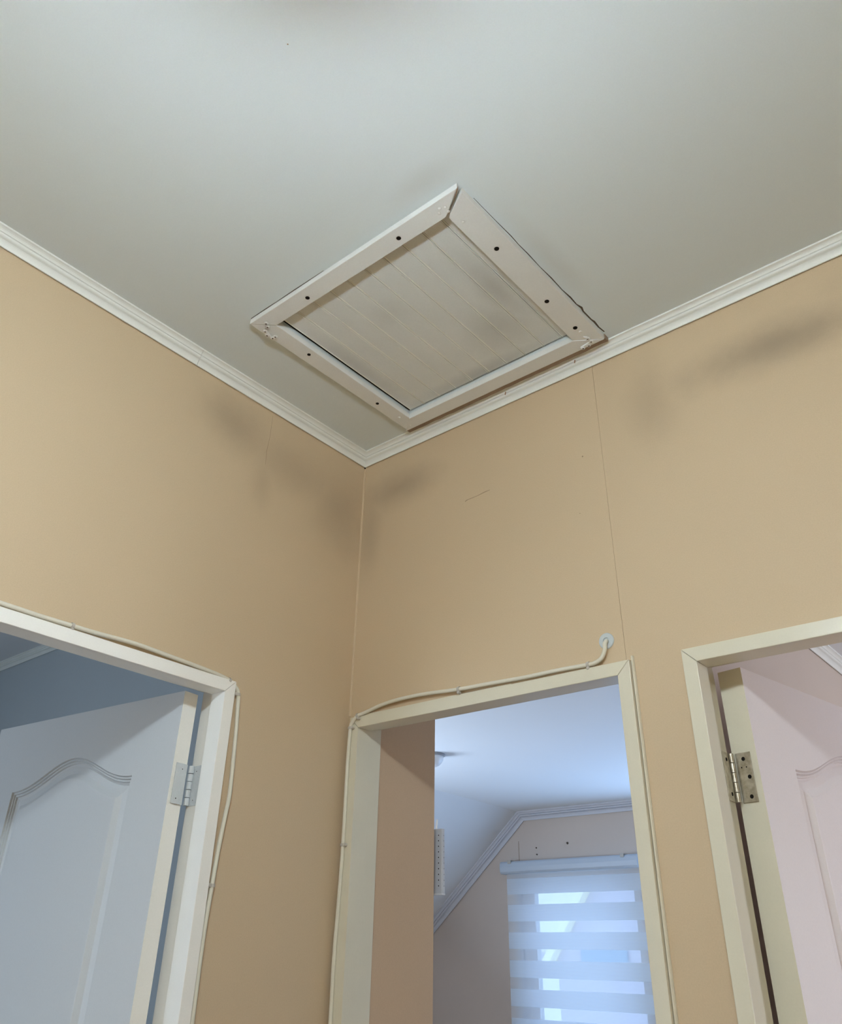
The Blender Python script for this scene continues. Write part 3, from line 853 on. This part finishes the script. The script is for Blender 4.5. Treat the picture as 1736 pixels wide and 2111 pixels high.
# ------------------------------------------------------------------ right room
RC = 2.390
struct(box('ceiling', 0.745, 2.45, WT, 3.05, RC, RC + 0.02, 'ceiling_white'), 'white ceiling of the right-hand room', 'ceiling')
struct(joined('wall_end', [box_vf(0.745, 2.45, 3.05, 3.11, 0, RC + 0.02), box_vf(2.40, 2.46, WT, 0.8, 0, RC + 0.02), box_vf(2.40, 2.46, 1.9, 3.05, 0, RC + 0.02),
                           box_vf(2.40, 2.46, 0.8, 1.9, 0, 1.05), box_vf(2.40, 2.46, 0.8, 1.9, 2.05, RC + 0.02)], 'wall_paint_cool'), 'outer walls of the right-hand room, out of view', 'wall')
w3 = empty('window_3'); struct(w3, 'window of the right-hand room, out of view', 'window')
joined('window_frame', [box_vf(2.41, 2.45, 0.8, 0.85, 1.05, 2.05), box_vf(2.41, 2.45, 1.85, 1.9, 1.05, 2.05), box_vf(2.41, 2.45, 0.85, 1.85, 1.05, 1.10), box_vf(2.41, 2.45, 0.85, 1.85, 2.0, 2.05)], 'window_paint', w3)
box('pane', 2.428, 2.432, 0.85, 1.85, 1.10, 2.0, 'pane_glass', w3)
struct(crown_seg('trim_8', lambda d, h: (0.745 + d, WT, RC - h), lambda d, h: (0.745 + d, 3.05, RC - h)), 'bright white crown moulding inside the right-hand room', 'moulding')

# ------------------------------------------------------------------ neighbouring houses outside the gable window
nh = empty('neighbour_house'); tag(nh, 'lavender house gable with pale verge board outside the window', 'house')
HYY = 7.0
gable = [(-3.389, 2.36), (-3.807, 1.7875), (-3.807, -3.2), (2.0, -3.2), (2.0, 6.0), (-0.731, 6.0)]
prism('gable_wall', gable, XZ, HYY, HYY + 3.0, 'house_lavender', nh)
dv = Vector((-3.389 + 3.807, 0, 2.36 - 1.7875)).normalized()
a = Vector((-3.807, 0, 1.7875)) - dv * 0.10; b = Vector((-0.731, 0, 1.7875 + 3.076 * dv.z / dv.x))
nv = Vector((-dv.z, 0, dv.x)) * 0.075
prism('verge_board', [(a.x, a.z), (b.x, b.z), (b.x + nv.x, b.z + nv.z), (a.x + nv.x, a.z + nv.z)], XZ, HYY - 0.12, HYY + 3.0, 'house_verge', nh)
wv = box('gable_window', -3.52, -3.02, HYY - 0.03, HYY, 1.66, 1.86, 'house_glass', nh)
n2 = empty('neighbour_house'); tag(n2, 'cream sunlit house wall further off beyond the verge', 'house')
box('house_wall', -9.5, -3.4, 10.4, 13.4, -3.2, 5.2, 'house_cream', n2)
box('string_course', -9.5, -3.4, 10.30, 10.4, 1.86, 1.93, 'house_lavender', n2)
prism('roof', [(-9.8, 5.2), (-3.2, 5.2), (-6.5, 7.6)], XZ, 10.2, 13.6, 'house_lavender', n2)

# ------------------------------------------------------------------ pendant lamp and added fill light of the hall
LP = Vector((0.965, -1.14, 2.415))
pl = empty('pendant_lamp'); tag(pl, 'bulb hanging above the camera under an added disc that limits its upward light, out of view', 'lamp')
joined('ceiling_rose', [lathe_vf((LP.x, LP.y, HC), (0, 0, -1), [(0.045, 0), (0.045, 0.008), (0.020, 0.022), (0.006, 0.026)], 24)], 'spot_white', pl)
joined('cord', [cyl_vf((LP.x, LP.y, LP.z + 0.10), (0, 0, 1), 0.003, 0.003, HC - LP.z - 0.125, 8)], 'spot_white', pl)
joined('lamp_holder', [lathe_vf((LP.x, LP.y, LP.z + 0.105), (0, 0, -1), [(0.008, 0), (0.018, 0.010), (0.018, 0.052), (0.018, 0.070)], 24)], 'spot_white', pl)
joined('spill_disc', [lathe_vf((LP.x, LP.y, LP.z + 0.056), (0, 0, -1), [(0.019, 0), (0.061, 0.008), (0.061, 0.010), (0.019, 0.006)], 32)], 'spot_white', pl)  # added disc, cuts the bulb's light on the ceiling overhead
joined('bulb', [lathe_vf((LP.x, LP.y, LP.z + 0.037), (0, 0, -1), [(0.018, 0), (0.029, 0.010), (0.036, 0.024), (0.038, 0.037), (0.035, 0.052), (0.026, 0.065), (0.012, 0.073), (0.001, 0.075)], 24)], 'bulb_glow', pl, smooth=True)
fl2 = empty('fill_light'); tag(fl2, 'added round fill light on the hall ceiling, out of view', 'light')  # added source of soft ambient light for the hall
joined('base', [lathe_vf((1.9, -2.1, HC), (0, 0, -1), [(0.25, 0), (0.25, 0.02)], 32)], 'spot_white', fl2)
joined('diffuser', [lathe_vf((1.9, -2.1, HC - 0.02), (0, 0, -1), [(0.235, 0), (0.23, 0.03), (0.19, 0.055), (0.10, 0.07), (0.001, 0.074)], 32)], 'fill_glow', fl2, smooth=True)
